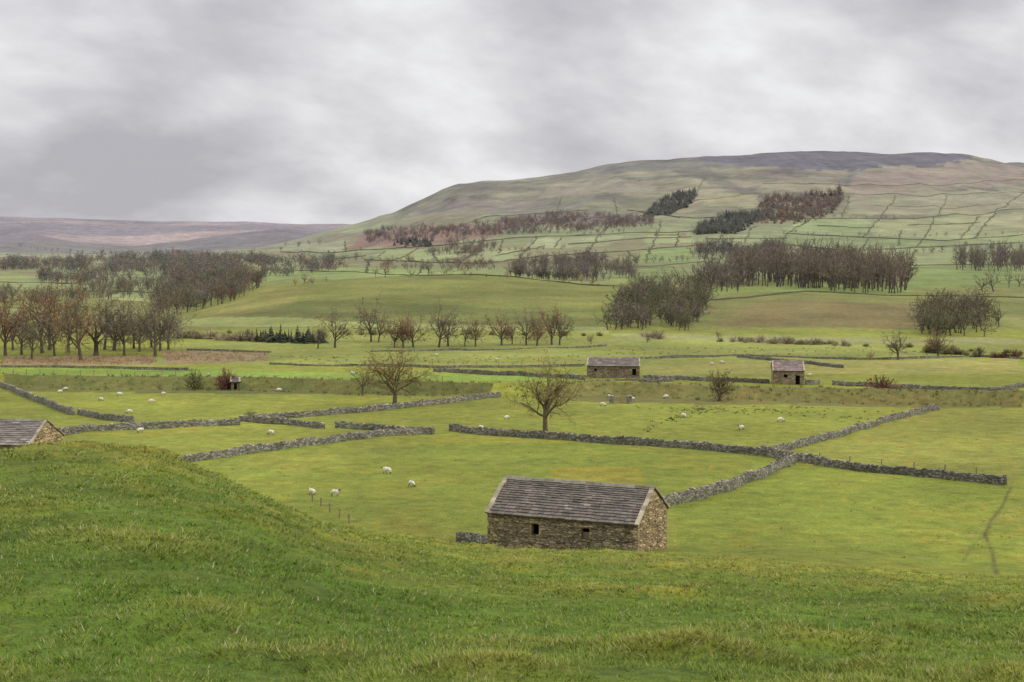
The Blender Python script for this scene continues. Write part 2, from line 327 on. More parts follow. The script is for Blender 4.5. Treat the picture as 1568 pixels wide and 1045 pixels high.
# ------------------------------------------------------------ grass tufts
def grass():
    Vs=[];Cs=[]
    def layer(n,B,h0,h1,jit,thr,lean,dead_p,lift,tall):
        s=RNG.uniform(-.46,.46,n); y=np.exp(RNG.uniform(math.log(9.5),math.log(80),n)); x=s*y
        cl=fbm(x/1.0,y/1.0,5,4)+fbm(x/.45,y/.45,15,2)*.6
        if tall: 
            cl=fbm(x/1.7,y/1.7,8,3)*1.2+.35*fbm(x/9,y/12,57,3)+.25*sstep(.05,.35,x/y)*(1-sstep(14,30,y))
            k=cl>thr+RNG.uniform(-.2,.3,n)
        else: k=cl>RNG.uniform(-.6,.7,n)
        x=x[k];y=y[k];cl=cl[k]
        z=height(x,y)
        x=np.repeat(x,B);y=np.repeat(y,B);z=np.repeat(z,B);cl=np.repeat(cl,B); m=len(x)
        sc=(y/12)**.5
        ox=RNG.normal(0,jit,m)*sc; oy=RNG.normal(0,jit,m)*sc; x=x+ox;y=y+oy
        hgt=RNG.uniform(h0,h1,m)*sc*(1+.9*np.clip(cl,0,1)); wd=RNG.uniform(.004,.009,m)*(y/12)**.8
        az=RNG.uniform(0,6.28,m); ln=RNG.uniform(.5,lean,m)*hgt; la=np.arctan2(oy,ox)+RNG.normal(0,.8,m)
        V=np.zeros((m,3,3)); dx=np.cos(az)*wd;dy=np.sin(az)*wd
        V[:,0]=np.stack([x-dx,y-dy,z-.02],-1);V[:,1]=np.stack([x+dx,y+dy,z-.02],-1);V[:,2]=np.stack([x+np.cos(la)*ln,y+np.sin(la)*ln,z+hgt],-1)
        hum=np.clip((.34*fbm(x/7,y/7,3,3)+.38*tuss(x,y))*2.6,0,1)
        t=np.clip(.15+.4*fbm(x/2.2,y/3,53,3)+.65*hum+.25*sstep(20,70,y)+lift+RNG.normal(0,.22,m),0,1)[:,None]
        c=C(.105,.195,.020)*(1-t)+C(.29,.30,.06)*t; dead=(RNG.rand(m)<dead_p)[:,None]; c=np.where(dead,C(.38,.33,.17),c)
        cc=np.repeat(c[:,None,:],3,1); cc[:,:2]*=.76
        Vs.append(V.reshape(-1,3)); Cs.append(cc.reshape(-1,3))
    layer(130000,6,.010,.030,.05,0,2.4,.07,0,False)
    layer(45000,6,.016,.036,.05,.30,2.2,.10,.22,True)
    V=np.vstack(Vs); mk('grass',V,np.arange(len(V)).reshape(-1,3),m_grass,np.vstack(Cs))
grass()
# ------------------------------------------------------------ vegetation builders
class TB:
    def __init__(s): s.v=[];s.f=[];s.c=[]
    def tube(s,pts,rad,k,col):
        base=len(s.v)
        for i,(p,r) in enumerate(zip(pts,rad)):
            d=(pts[min(i+1,len(pts)-1)]-pts[max(i-1,0)]).normalized()
            a=d.orthogonal().normalized(); b_=d.cross(a)
            for j in range(k):
                t=6.2832*j/k; s.v.append(tuple(p+(a*math.cos(t)+b_*math.sin(t))*r)); s.c.append(col)
        for i in range(len(pts)-1):
            for j in range(k):
                q=base+i*k+j; q2=base+i*k+(j+1)%k
                s.f.append((q,q2,q2+k)); s.f.append((q,q2+k,q+k))
    def tri(s,p,d,L,w,col):
        a=d.orthogonal(); a.rotate(Quaternion(d,random.uniform(0,6.28))); a.normalize()
        n=len(s.v); s.v+= [tuple(p-a*w),tuple(p+a*w),tuple(p+d*L)]; s.c+=[col]*3; s.f.append((n,n+1,n+2))
    def leaf(s,p,sz,col):
        a=rv(); b_=rv(); n=len(s.v); s.v+=[tuple(p+a*sz),tuple(p+b_*sz),tuple(p-(a+b_)*sz*.6)]; s.c+=[col]*3; s.f.append((n,n+1,n+2))
    def arr(s): return np.array(s.v,float),np.array(s.f,int),np.array(s.c,float)
def rv():
    while True:
        v=Vector((random.uniform(-1,1),random.uniform(-1,1),random.uniform(-1,1)))
        if .05<v.length<1: return v.normalized()
def vary(c,a=.2):
    k=random.uniform(1-a,1+a); return (c[0]*k,c[1]*k,c[2]*k)
def gen_tree(seed,nch=(7,5,5,4),bark=(.085,.07,.055),twig=(.12,.09,.07),leaf=None,leafn=0,leafs=.012,trunk=.32,spread=1.0,tw=.0035,twl=.07,tr=.032,sub=2,limb=.40,sides=(7,5,4,3)):
    """spread = crown diameter / tree height"""
    random.seed(seed); T=TB(); last=len(nch)-1
    def grow(p,d,L,r,lev):
        ns=4 if lev<2 else 2; pts=[p.copy()]; dd=d.copy()
        wob=(.12,.30,.38,.42,.4)[lev]
        for i in range(ns):
            dd=(dd+rv()*wob+Vector((0,0,(.0,.06,.04,.0,-.03)[lev]))).normalized(); p=p+dd*L/ns; pts.append(p.copy())
        e=.62 if lev==0 else .35
        rad=[r*(1-(1-e)*i/ns) for i in range(ns+1)]
        if lev==0: rad[0]*=1.35
        if lev<last: T.tube(pts,rad,sides[min(lev,3)],vary(bark,.12))
        else:
            for i in range(ns): T.tri(pts[i],(pts[i+1]-pts[i]).normalized(),L/ns*1.5,max(tw,rad[i]*.8),vary(twig))
            for k in range(sub*2):
                q=pts[0].lerp(pts[-1],random.random()); T.tri(q,(dd*.8+rv()).normalized(),twl*random.uniform(.4,1.25),tw*.8,vary(twig))
            if leaf:
                for k in range(leafn): 
                    if random.random()<.8: T.leaf(pts[random.randint(1,ns)]+rv()*twl*.7,leafs*random.uniform(.6,1.4),vary(leaf,.35))
            return
        n=nch[lev]; off=random.uniform(0,6.28)
        for k in range(n):
            lead=(k==n-1)
            t=(.50 if lev==0 else .2)+(.5 if lev==0 else .8)*(k+random.random()*.8)/n; t=1.0 if lead else min(t,1)
            f=t*ns; i=min(int(f),ns-1); q=pts[i].lerp(pts[i+1],f-i); ax=(pts[i+1]-pts[i]).normalized()
            o=ax.orthogonal().normalized(); o.rotate(Quaternion(ax,off+k*2.4+random.uniform(-.4,.4)))
            an=math.radians(random.uniform(4,16) if lead else (random.uniform(42,78) if lev==0 else random.uniform(35,68)))*(1-.35*t if lev==0 and not lead else 1)
            cd=(ax*math.cos(an)+o*math.sin(an)); cd.normalize()
            grow(q,cd,(limb if lev==0 else L*.60)*random.uniform(.75,1.15)*(1-.2*t if lev else 1),rad[i]*(.60 if lev==0 else .55),lev+1)
    grow(Vector((0,0,-.02)),Vector((random.uniform(-.08,.08),random.uniform(-.08,.08),1)).normalized(),trunk,tr,0)
    V,Fc,Cc=T.arr(); V[:,2]/=np.percentile(V[:,2],98.5); 
    top=V[:,2]>.4; rr=np.hypot(V[top,0],V[top,1]); V[:,:2]*=spread*.5/np.percentile(rr,95)
    return V,Fc,Cc
def gen_conifer(seed,c=(.035,.055,.03),n=110,w=.2):
    random.seed(seed); T=TB(); T.tube([Vector((0,0,-.02)),Vector((0,0,1))],[.018,.003],4,(.06,.045,.035))
    for k in range(n):
        z=random.uniform(.08,.98)**.9; a=random.uniform(0,6.28); R=w*(1-z)*random.uniform(.75,1.15)+.015
        p=Vector((0,0,z)); d=Vector((math.cos(a),math.sin(a),-.25)).normalized(); cc=vary(c,.4)
        o=Vector((-math.sin(a),math.cos(a),random.uniform(-.4,.4)))*R*.45; n0=len(T.v)
        T.v+=[tuple(p+Vector((0,0,.05))),tuple(p+d*R+o),tuple(p+d*R-o)]; T.c+=[cc]*3; T.f.append((n0,n0+1,n0+2))
    return T.arr()
def gen_shrub(seed,c=(.14,.10,.07),n=320,leaf=None):
    random.seed(seed); T=TB()
    for k in range(n):
        d=rv(); d.z=abs(d.z)+.15; d.normalize(); t=random.uniform(.1,.75); p=d*t*.5; p.z=p.z*1.3; 
        T.tri(p,(d+rv()*.7).normalized(),random.uniform(.12,.33),.011,vary(c,.3))
        if leaf and k%2: T.leaf(p+d*.15,.045,vary(leaf,.4))
    for k in range(9):
        d=rv(); d.z=abs(d.z)+.6; d.normalize(); T.tube([Vector((0,0,-.05)),d*.3,d*.62],[.02,.013,.006],3,vary((.07,.055,.04)))
    V,Fc,Cc=T.arr(); V/=V[:,2].max(); return V,Fc,Cc
def gen_far(seed,twig,bark=(.10,.085,.07),dens=3,leaf=None,leafn=2,spread=.95,trunk=.28,leafs=.03):
    return gen_tree(seed,(6,4,dens),bark,twig,leaf,leafn,leafs,trunk,spread,.0080,.12,.024,4,.42,(5,4,3,3))
def gen_tiny(seed,twig,leaf=None,spread=1.05):
    return gen_tree(seed,(5,3,2),(.10,.085,.07),twig,leaf or twig,3,.05,.24,spread,.013,.15,.026,2,.42,(4,3,3,3))
BR=(.175,.145,.100); PU=(.160,.130,.105); RU=(.27,.125,.055); OL=(.150,.142,.080)
BK=(.105,.088,.068)
hero=gen_tree(101,(10,6,5,4),(.14,.11,.065),(.20,.16,.07),(.29,.22,.055),3,.009,.34,1.18,.0024,.055,.028,4,.36)
hero2=gen_tree(131,(9,6,5,4),(.14,.11,.065),(.22,.165,.075),(.31,.22,.06),3,.010,.34,1.3,.0028,.06,.027,4,.36)
mid=[gen_tree(200+i,(7,5,4,3),BK,BR,None,0,.01,.30,(.9,1.05,.95,1.15)[i],.0038,.075,.026,4) for i in range(4)]
midr=[gen_tree(220+i,(7,5,4,3),(.11,.085,.065),(.20,.125,.08),(.24,.12,.065),3,.014,.24,(1.0,1.1,.95)[i],.004,.07,.026,3) for i in range(3)]
mido=[gen_tree(240+i,(7,5,4,3),BK,(.20,.15,.08),(.31,.19,.07),3,.015,.26,.95,.004,.07,.026,3) for i in range(3)]
far_b=[gen_far(300+i,BR) for i in range(4)]; far_p=[gen_far(310+i,PU,dens=4) for i in range(4)]
far_r=[gen_far(320+i,(.21,.13,.08),leaf=RU) for i in range(3)]
far_g=[gen_far(330+i,OL,leaf=(.125,.13,.06),leafn=3) for i in range(4)]
far_t=[gen_far(340+i,(.185,.140,.10),dens=4,spread=.62,trunk=.42) for i in range(4)]
ty_b=[gen_tiny(400+i,BR) for i in range(4)]; ty_p=[gen_tiny(410+i,PU) for i in range(4)]; ty_r=[gen_tiny(420+i,(.23,.125,.075),(.27,.13,.065)) for i in range(3)]
ty_g=[gen_tiny(430+i,(.11,.112,.06),(.095,.105,.05)) for i in range(3)]; ty_o=[gen_tiny(440+i,(.28,.18,.08),(.44,.25,.08)) for i in range(2)]
con=[gen_conifer(350+i) for i in range(3)]; con2=[gen_conifer(355+i,(.065,.082,.05),90,.42) for i in range(3)]
larch=[gen_conifer(360+i,(.29,.155,.08),90,.42) for i in range(3)]
scrub=[gen_shrub(370+i) for i in range(3)]; scrub_t=[gen_shrub(380+i,(.36,.29,.20)) for i in range(3)]; scrub_g=[gen_shrub(390+i,(.16,.15,.07),leaf=(.14,.15,.04)) for i in range(2)]
scrub_r=[gen_shrub(395+i,(.16,.075,.055),leaf=(.19,.065,.045)) for i in range(2)]
MC={}
def tree_obj(name,var,u,v,hpx,ymin=90,wide=1):
    k=id(var[0])
    if k not in MC: MC[k]=mk(name+'_mesh',var[0],var[1],m_veg,var[2],link=False)
    x,y,z=ground(u,v,ymin); h=hpx*y/F
    o=bpy.data.objects.new(name,MC[k]); COLL.objects.link(o); o.location=(x,y,z-.1); o.scale=(h*wide,h*wide,h); o.rotation_euler=(0,0,random.uniform(0,6.28))
    return o
def haze_tint(c,y):
    k=min(.8,hz_w(np.array(y))*1.0+ .20*min(1,max(0,(y-350)/900))); return c*(1-k)+C(.205,.205,.22)*k  # tree colours shifted towards grey with distance: haze painted in
def mass(name,vars_,pts,ymin=90,jit=.2):
    VV=[];FF=[];CC=[];n=0
    for u,v,hp in pts:
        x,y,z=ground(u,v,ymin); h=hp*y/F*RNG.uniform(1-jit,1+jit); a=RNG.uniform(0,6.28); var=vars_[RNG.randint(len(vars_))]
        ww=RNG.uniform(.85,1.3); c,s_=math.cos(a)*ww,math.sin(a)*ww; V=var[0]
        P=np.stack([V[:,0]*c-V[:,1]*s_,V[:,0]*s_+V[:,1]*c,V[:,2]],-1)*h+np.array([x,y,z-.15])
        VV.append(P);FF.append(var[1]+n);n+=len(V);CC.append(haze_tint(var[2]*RNG.uniform(.65,1.25),y))
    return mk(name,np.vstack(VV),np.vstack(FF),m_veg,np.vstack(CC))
def area(poly,n,h0,h1,clump=0):
    us=[p[0] for p in poly];vs=[p[1] for p in poly];out=[]
    while len(out)<n:
        u=RNG.uniform(min(us),max(us),64);v=RNG.uniform(min(vs),max(vs),64); m=inpoly(u,v,poly)
        if clump: m&=(fbm(u/38,v/9,123,3)>RNG.uniform(-.25-clump,.35-clump,64))
        for a,b_ in zip(u[m],v[m]): out.append((a,b_,RNG.uniform(h0,h1)))
    return out[:n]
def along(pl,step,h0,h1,j=3):
    out=[]
    for (a,b_),(c,d) in zip(pl[:-1],pl[1:]):
        L=math.hypot(c-a,d-b_); k=max(1,int(L/step))
        for i in range(k):
            t=(i+RNG.rand())/k; out.append((a+(c-a)*t,b_+(d-b_)*t+RNG.uniform(-j,j)*.4,RNG.uniform(h0,h1)))
    return out
tree_obj('ash_tree',hero,836,665,110); tree_obj('ash_tree',hero2,603,622,86)
tree_obj('ash_tree',mido[0],555,606,54)
tree_obj('hawthorn_tree',gen_tree(77,(8,6,4,3),(.10,.08,.06),(.14,.105,.065),(.15,.12,.05),3,.020,.15,.95,.007,.09,.03,3),1102,614,45)
tree_obj('hawthorn_bush',scrub_g[0],298,596,38,wide=.7); tree_obj('hawthorn_bush',scrub_r[0],347,597,42,wide=.7)
tree_obj('hawthorn_bush',scrub_r[1],1350,604,36,wide=1.15); tree_obj('hawthorn_bush',scrub_g[1],384,640,16,wide=1.1)
for u,v,h,k in [(8,545,92,1),(33,543,66,0),(65,540,104,1),(84,545,78,0),(124,552,114,2),(147,545,88,0),(175,538,70,0),(190,545,86,0),(214,540,66,0),(238,546,98,0),(258,536,62,0),(-25,548,95,1),(48,550,72,0),(105,540,96,2),(76,536,98,1),(160,536,92,0),(205,535,76,0),(246,538,86,0),(232,533,70,0),(20,536,70,0)]:
    var=(mid,midr,mido)[k]; tree_obj('bare_tree',var[abs(u)%len(var)],u,v,h*random.uniform(.92,1.08),wide=.85+.25*random.random())
for u,v,h,k in [(487,534,38,0),(513,533,56,0),(568,524,66,0),(580,524,50,0),(604,533,46,1),(618,533,52,1),(633,532,48,1),(672,532,66,0),(686,530,60,0),(712,531,42,0),(728,531,46,1),(768,529,50,1),(784,527,38,0),(806,529,56,0),(822,530,46,1),(845,528,60,1),(857,528,48,0),(1375,551,46,0),(1437,545,42,1),(905,527,16,0),(1332,552,14,1),(991,526,12,0),(1100,520,14,1)]:
    var=(mid,midr)[k]; tree_obj('bare_tree',var[u%len(var)],u,v,h,wide=1.0)
mass('conifer_row',con2+con,along([(385,523),(440,525),(495,526)],5,16,26))
mass('riverside_shrubs',scrub_t,along([(272,517),(350,521),(480,524)],6,9,20)+along([(1120,524),(1300,530)],7,7,15)+along([(985,516),(1010,520)],5,10,20))
mass('riverside_shrubs',scrub+scrub_g,along([(270,512),(930,514)],22,5,10)+along([(1090,522),(1568,540)],24,6,12)+along([(1420,540),(1500,546)],9,12,24))
mass('riverside_shrubs',scrub_r,along([(1515,548),(1560,548)],10,10,15))
mass('beech_plantation',far_t,area([(1112,438),(1200,442),(1388,451),(1388,430),(1140,425)],270,46,58),600,.1)
mass('woodland',far_g+far_p[:2],area([(930,505),(1060,508),(1085,470),(1075,440),(960,455)],190,24,38),400)
mass('woodland',far_b+far_p,area([(1070,452),(1130,450),(1130,428),(1080,425)],34,28,40),600)
mass('woodland',far_b+far_g,area([(1405,514),(1520,518),(1535,500),(1500,478),(1410,485)],80,32,46),380)
mass('woodland',far_b+far_g+far_p[:1]+far_r[:1],area([(245,486),(330,470),(400,442),(400,432),(300,436),(240,452)],170,20,36),500)
mass('woodland',far_t,area([(1462,415),(1568,417),(1568,400),(1470,400)],90,20,32),900)
mass('bare_tree_line',far_b,[(1522,446,34),(1545,442,24),(1505,447,22),(1560,440,20)],600)
mass('woodland',ty_p+ty_b+ty_o[:1]+ty_g,area([(0,414),(200,420),(400,414),(430,400),(300,394),(100,400),(0,404)],900,7,16,.35),900)
mass('woodland',ty_b+ty_p+ty_r[:1]+ty_g,area([(60,436),(240,444),(400,428),(540,412),(500,402),(300,412),(60,425)],450,9,20,.25),700)
mass('woodland',far_b+far_g+far_r[:1],area([(0,474),(60,470),(110,486),(150,478),(150,462),(225,462),(235,480),(250,470),(240,446),(160,440),(60,450),(0,450)],140,12,24,.2),500)
mass('woodland',far_p+far_b+far_g,area([(780,430),(970,436),(978,402),(860,402),(790,410)],240,12,24,.3),900)
mass('woodland',ty_r+ty_b,area([(570,412),(760,418),(760,404),(600,400)],60,7,15,.01),900)
mass('tree_line',far_b+far_r,[(465,434,18),(478,434,15),(590,424,24),(575,424,18),(655,422,22),(680,422,16),(500,430,10),(630,424,12)]+along([(700,424),(940,437)],22,6,12),600)
mass('autumn_trees',ty_o,[(683,422,13),(712,422,10),(1140,400,18),(888,349,14),(770,352,12),(552,384,10),(436,374,9),(384,392,12),(1230,396,12),(1380,400,14),(452,436,12),(890,432,14),(882,350,11),(396,410,14),(330,404,10),(660,422,9),(1160,398,12),(120,440,16),(210,430,12),(1245,318,9),(1210,322,8),(1275,312,9)],600)
mass('woodland',ty_p+ty_g,area([(1060,394),(1180,402),(1260,398),(1200,380),(1080,376)],180,10,20,.2),900)
mass('woodland',ty_b+ty_r,area([(640,392),(760,396),(760,376),(690,372)],80,7,14,.1),900)
mass('woodland',ty_p+ty_r+ty_b,area([(560,374),(740,362),(1000,348),(1000,330),(850,328),(700,346),(560,356)],1150,4,10,.35),1300)
mass('conifer_wood',con2+ty_g+ty_p[:1],area([(985,331),(1030,324),(1068,303),(1064,293),(1030,297),(1006,308)],430,5,9),1500)
mass('conifer_wood',con2+ty_g+ty_p[:1],area([(1062,359),(1130,357),(1165,338),(1190,332),(1160,325),(1110,330),(1072,342)],470,5,12),1300)
mass('larch_wood',larch+ty_r+ty_b,area([(1155,326),(1200,334),(1262,333),(1294,306),(1288,292),(1220,297),(1172,300)],560,5,11),1500)
mass('larch_wood',larch+ty_r+ty_g,area([(1130,342),(1200,344),(1260,336),(1200,330),(1150,334)],110,4,9),1500)
mass('conifer_wood',con2,area([(600,378),(660,378),(665,368),(615,368)],70,5,9),1300)
mass('tree_line',ty_b+ty_p+ty_g,along([(1060,380),(1200,383),(1440,388),(1568,380)],12,6,15)+along([(400,402),(560,398)],7,7,14)+along([(30,380),(130,390),(400,392)],8,4,9)+along([(770,358),(960,356)],9,5,10)+along([(985,404),(1080,398)],9,7,13)+along([(1150,334),(1400,334)],18,3,8)+along([(742,350),(705,403)],9,5,9)+along([(560,399),(740,405)],10,5,10)+along([(1200,358),(1568,360)],20,3,8)+along([(560,420),(565,400)],6,5,9)+along([(822,363),(792,402)],9,4,9)+along([(935,345),(900,387)],9,4,9)+along([(1012,340),(990,395)],9,4,9)+along([(1242,336),(1195,374)],10,4,8)+along([(700,388),(870,380)],9,4,9)+along([(1090,462),(1160,455)],10,6,12),900)
mass('tree_line',ty_r,along([(770,350),(905,348)],20,6,11)+along([(430,382),(500,368)],14,5,9),1300)
# ------------------------------------------------------------ dry stone walls
def wall(pts,h=1.0,near=True,ymin=90,name='dry_stone_wall',dark=1.0,w=.55):
    P=[ground(u,v,ymin)[:2] for u,v in pts]; R=[]
    step=.45 if near else 6.0
    for (x1,y1),(x2,y2) in zip(P[:-1],P[1:]):
        L=math.hypot(x2-x1,y2-y1); k=max(1,int(L/step))
        for i in range(k): R.append((x1+(x2-x1)*i/k,y1+(y2-y1)*i/k))
    R.append(P[-1]); R=np.array(R)
    q=1.0 if near else 3.0
    R=R+np.stack([fbm(R[:,0]/7/q,R[:,1]/7/q,3,2),fbm(R[:,0]/7/q,R[:,1]/7/q,4,2)],-1)*(.45 if near else 3.0)
    T=np.gradient(R,axis=0); T/=np.linalg.norm(T,axis=1)[:,None]+1e-9; Nn=np.stack([-T[:,1],T[:,0]],-1)
    z=height(R[:,0],R[:,1]); n=len(R)
    hh=h*(1+.22*fbm(R[:,0]/3,R[:,1]/3,9,3)+RNG.uniform(-.05,.05,n)) if near else h*(1+.6*fbm(R[:,0]/15,R[:,1]/15,9,2))
    org=np.array([R[0,0],R[0,1],z[0]])
    b=w*(.5+RNG.uniform(-.05,.05,n))[:,None]; t=b*.68
    L0=np.c_[R-Nn*b,z-.3];L1=np.c_[R-Nn*t,z+hh];R1=np.c_[R+Nn*t,z+hh];R0=np.c_[R+Nn*b,z-.3]
    V=np.stack([L0,L1,R1,R0],1).reshape(-1,3)-org
    Fq=[]
    for i in range(n-1):
        a=4*i
        for j in range(3): Fq.append((a+j,a+4+j,a+5+j,a+1+j))
    Fq+=[(0,1,2,3),(4*n-1,4*n-2,4*n-3,4*n-4)]
    dk=np.ones((len(V),3))*np.asarray(dark)
    if near:
        pat=np.repeat(1+.35*fbm(R[:,0]/5,R[:,1]/5,19,3),4)[:,None]; dk=dk*pat
        dk[0::4]*=C(.75,.85,.6); dk[3::4]*=C(.75,.85,.6)
    Vs=[V];Fs=[np.array(Fq)];Cs=[dk];m=len(V)
    if near:
        B=Boxes()
        for i in range(n-1):
            if RNG.rand()<.10: continue
            for f in (0,.5):
                c=R[i]*(1-f)+R[i+1]*f; zz=z[i]*(1-f)+z[i+1]*f+hh[i]*(1-f)+hh[i+1]*f
                a=RNG.uniform(.06,.11); cc=RNG.uniform(.06,.20); e=w*.34*RNG.uniform(.8,1.15)
                tx,nx=T[i],Nn[i]; Q=[]
                tl=RNG.uniform(-.06,.06)
                for zz_ in (zz-.03,zz+cc):
                    for sa,sb in ((-1,-1),(1,-1),(1,1),(-1,1)):
                        q=c+tx*(a*sa+(tl if zz_>zz else 0))+nx*e*sb*(1 if zz_<zz else .7); Q.append((q[0]-org[0],q[1]-org[1],zz_-org[2]+RNG.uniform(-.02,.02)))
                k=RNG.uniform(.75,1.8)*dark; B.add8(Q,(k,k*.98,k*.93))
        for i in range(0,n-1,3):
            if RNG.rand()<.5:
                c=R[i]+Nn[i]*RNG.choice([-1,1])*RNG.uniform(.35,.7); a=RNG.uniform(.06,.14)
                k=RNG.uniform(.8,1.5)*dark; B.box((c[0]-org[0]-a,c[1]-org[1]-a,z[i]-org[2]-.1),(c[0]-org[0]+a,c[1]-org[1]+a,z[i]-org[2]+a),(k,k,k),.03)
        if B.n: Vs.append(np.vstack(B.v));Fs.append(np.vstack(B.f)+m);Cs.append(np.vstack(B.c))
    o=mk(name,np.vstack(Vs),np.vstack(Fs),m_wall,np.vstack(Cs)); o.location=org; return o
wall([(-60,570),(0,592),(45,610),(112,636)],.95)
wall([(120,634),(160,641),(205,646)],.85)
wall([(92,668),(135,660),(240,657),(365,651)],.9)
wall([(365,645),(440,651),(497,656)],.85)
wall([(372,645),(500,636),(600,628),(700,616),(765,608)],.85)
wall([(265,710),(350,700),(450,687),(590,668),(666,663)],.85)
wall([(517,655),(580,660),(664,665)],.8)
wall([(690,660),(760,667),(840,674),(1000,685),(1120,696),(1190,702)],.9,dark=.8)
wall([(1165,698),(1215,708),(1250,711)],1.05)
wall([(1250,713),(1340,723),(1440,732),(1540,742)],.85,dark=.78)
wall([(1178,698),(1250,678),(1350,650),(1437,627)],.8)
wall([(1018,779),(1070,767),(1110,757),(1165,732),(1215,711)],1.0)
wall([(698,832),(722,834),(752,842)],.6)
wall([(665,570),(800,576),(897,582)],.85,dark=.85)
wall([(985,581),(1080,584),(1180,587)],.8,dark=.85); wall([(1233,588),(1255,588)],.9)
wall([(1275,589),(1410,596),(1500,601),(1530,601),(1568,593)],.8,dark=.9)
wall([(900,590),(1000,587),(1030,584)],.7,dark=.85)
wall([(1130,547),(1250,559),(1290,564)],.7,dark=.85)
for p in [[(0,562),(160,564),(290,568)],[(290,537),(410,540)],[(410,558),(660,563),(900,562)],[(1500,546),(1568,550)],[(930,552),(1130,545),(1330,552),(1500,546)],[(560,540),(760,536),(930,530)]]:
    wall(p,.55,False,dark=(.85,.9,.7))
hw=[[(430,387),(520,385),(600,381),(700,374),(800,363),(930,358),(1060,353),(1160,349)],
[(560,399),(660,403),(740,405),(830,393),(960,385),(1060,377)],[(1150,334),(1280,336),(1400,334),(1490,326),(1568,318)],
[(1200,358),(1330,362),(1450,368),(1568,360)],[(1180,372),(1300,385),(1440,378),(1568,372)],[(1000,324),(1060,331),(1150,333)],
[(1568,292),(1525,322),(1492,365)],[(1372,300),(1345,336),(1322,362)],[(742,350),(737,374),(705,403)],[(822,363),(802,386),(792,402)],
[(935,345),(915,360),(900,387)],[(1012,340),(1002,372),(990,395)],[(1112,352),(1090,376),(1080,398)],[(1242,336),(1205,358),(1195,374)],[(1432,333),(1402,378)],
[(640,380),(600,400)],[(952,334),(1060,306),(1165,294)],[(400,413),(560,418),(700,422),(830,430),(950,437)],[(1090,461),(1250,449),(1400,453),(1568,457)],
[(1395,407),(1568,405)],[(860,411),(1000,408),(1080,401)],[(170,447),(300,452)],[(0,432),(150,437)],[(700,343),(760,330),(900,320)],[(1290,296),(1420,300),(1568,292)],
[(560,418),(565,400),(590,384)],[(640,421),(650,403)],[(870,374),(960,366),(1060,362)],[(1080,366),(1200,366)],[(530,384),(528,368)],[(480,398),(560,392)],
[(1330,362),(1318,384)],[(1500,330),(1468,368)],[(1168,280),(1300,284),(1420,282),(1568,276)],[(760,392),(830,378)],[(1000,360),(1040,358)],[(700,388),(735,386)],[(960,384),(975,400)],[(1120,398),(1250,404),(1400,406)],
[(660,380),(672,402)],[(770,368),(764,388)],[(860,361),(850,378)],[(900,387),(906,408)],[(1040,353),(1036,377)],[(1390,344),(1500,340)],[(1250,347),(1335,348)],[(960,320),(1040,330)],
[(1165,318),(1230,340)],[(1300,300),(1288,334)],[(1450,300),(1436,330)],[(1340,316),(1440,318),(1530,310)],[(1400,384),(1396,405)],[(1270,384),(1262,402)],[(1480,370),(1470,400)],[(860,300),(850,330)],[(940,298),(950,334)],[(1080,272),(1062,304)],[(1380,350),(1376,376)],[(1150,350),(1140,372)],[(820,345),(930,330)]]
for p in hw:
    vm=sum(q[1] for q in p)/len(p)
    d_=(.68,.72,.57) if vm<400 else (.58,.62,.45)  # greenish-grey haze tone put into the far wall colours
    wall(p,(.8 if vm<320 else 1.1) if vm<400 else .65,False,500,dark=d_,w=.8)
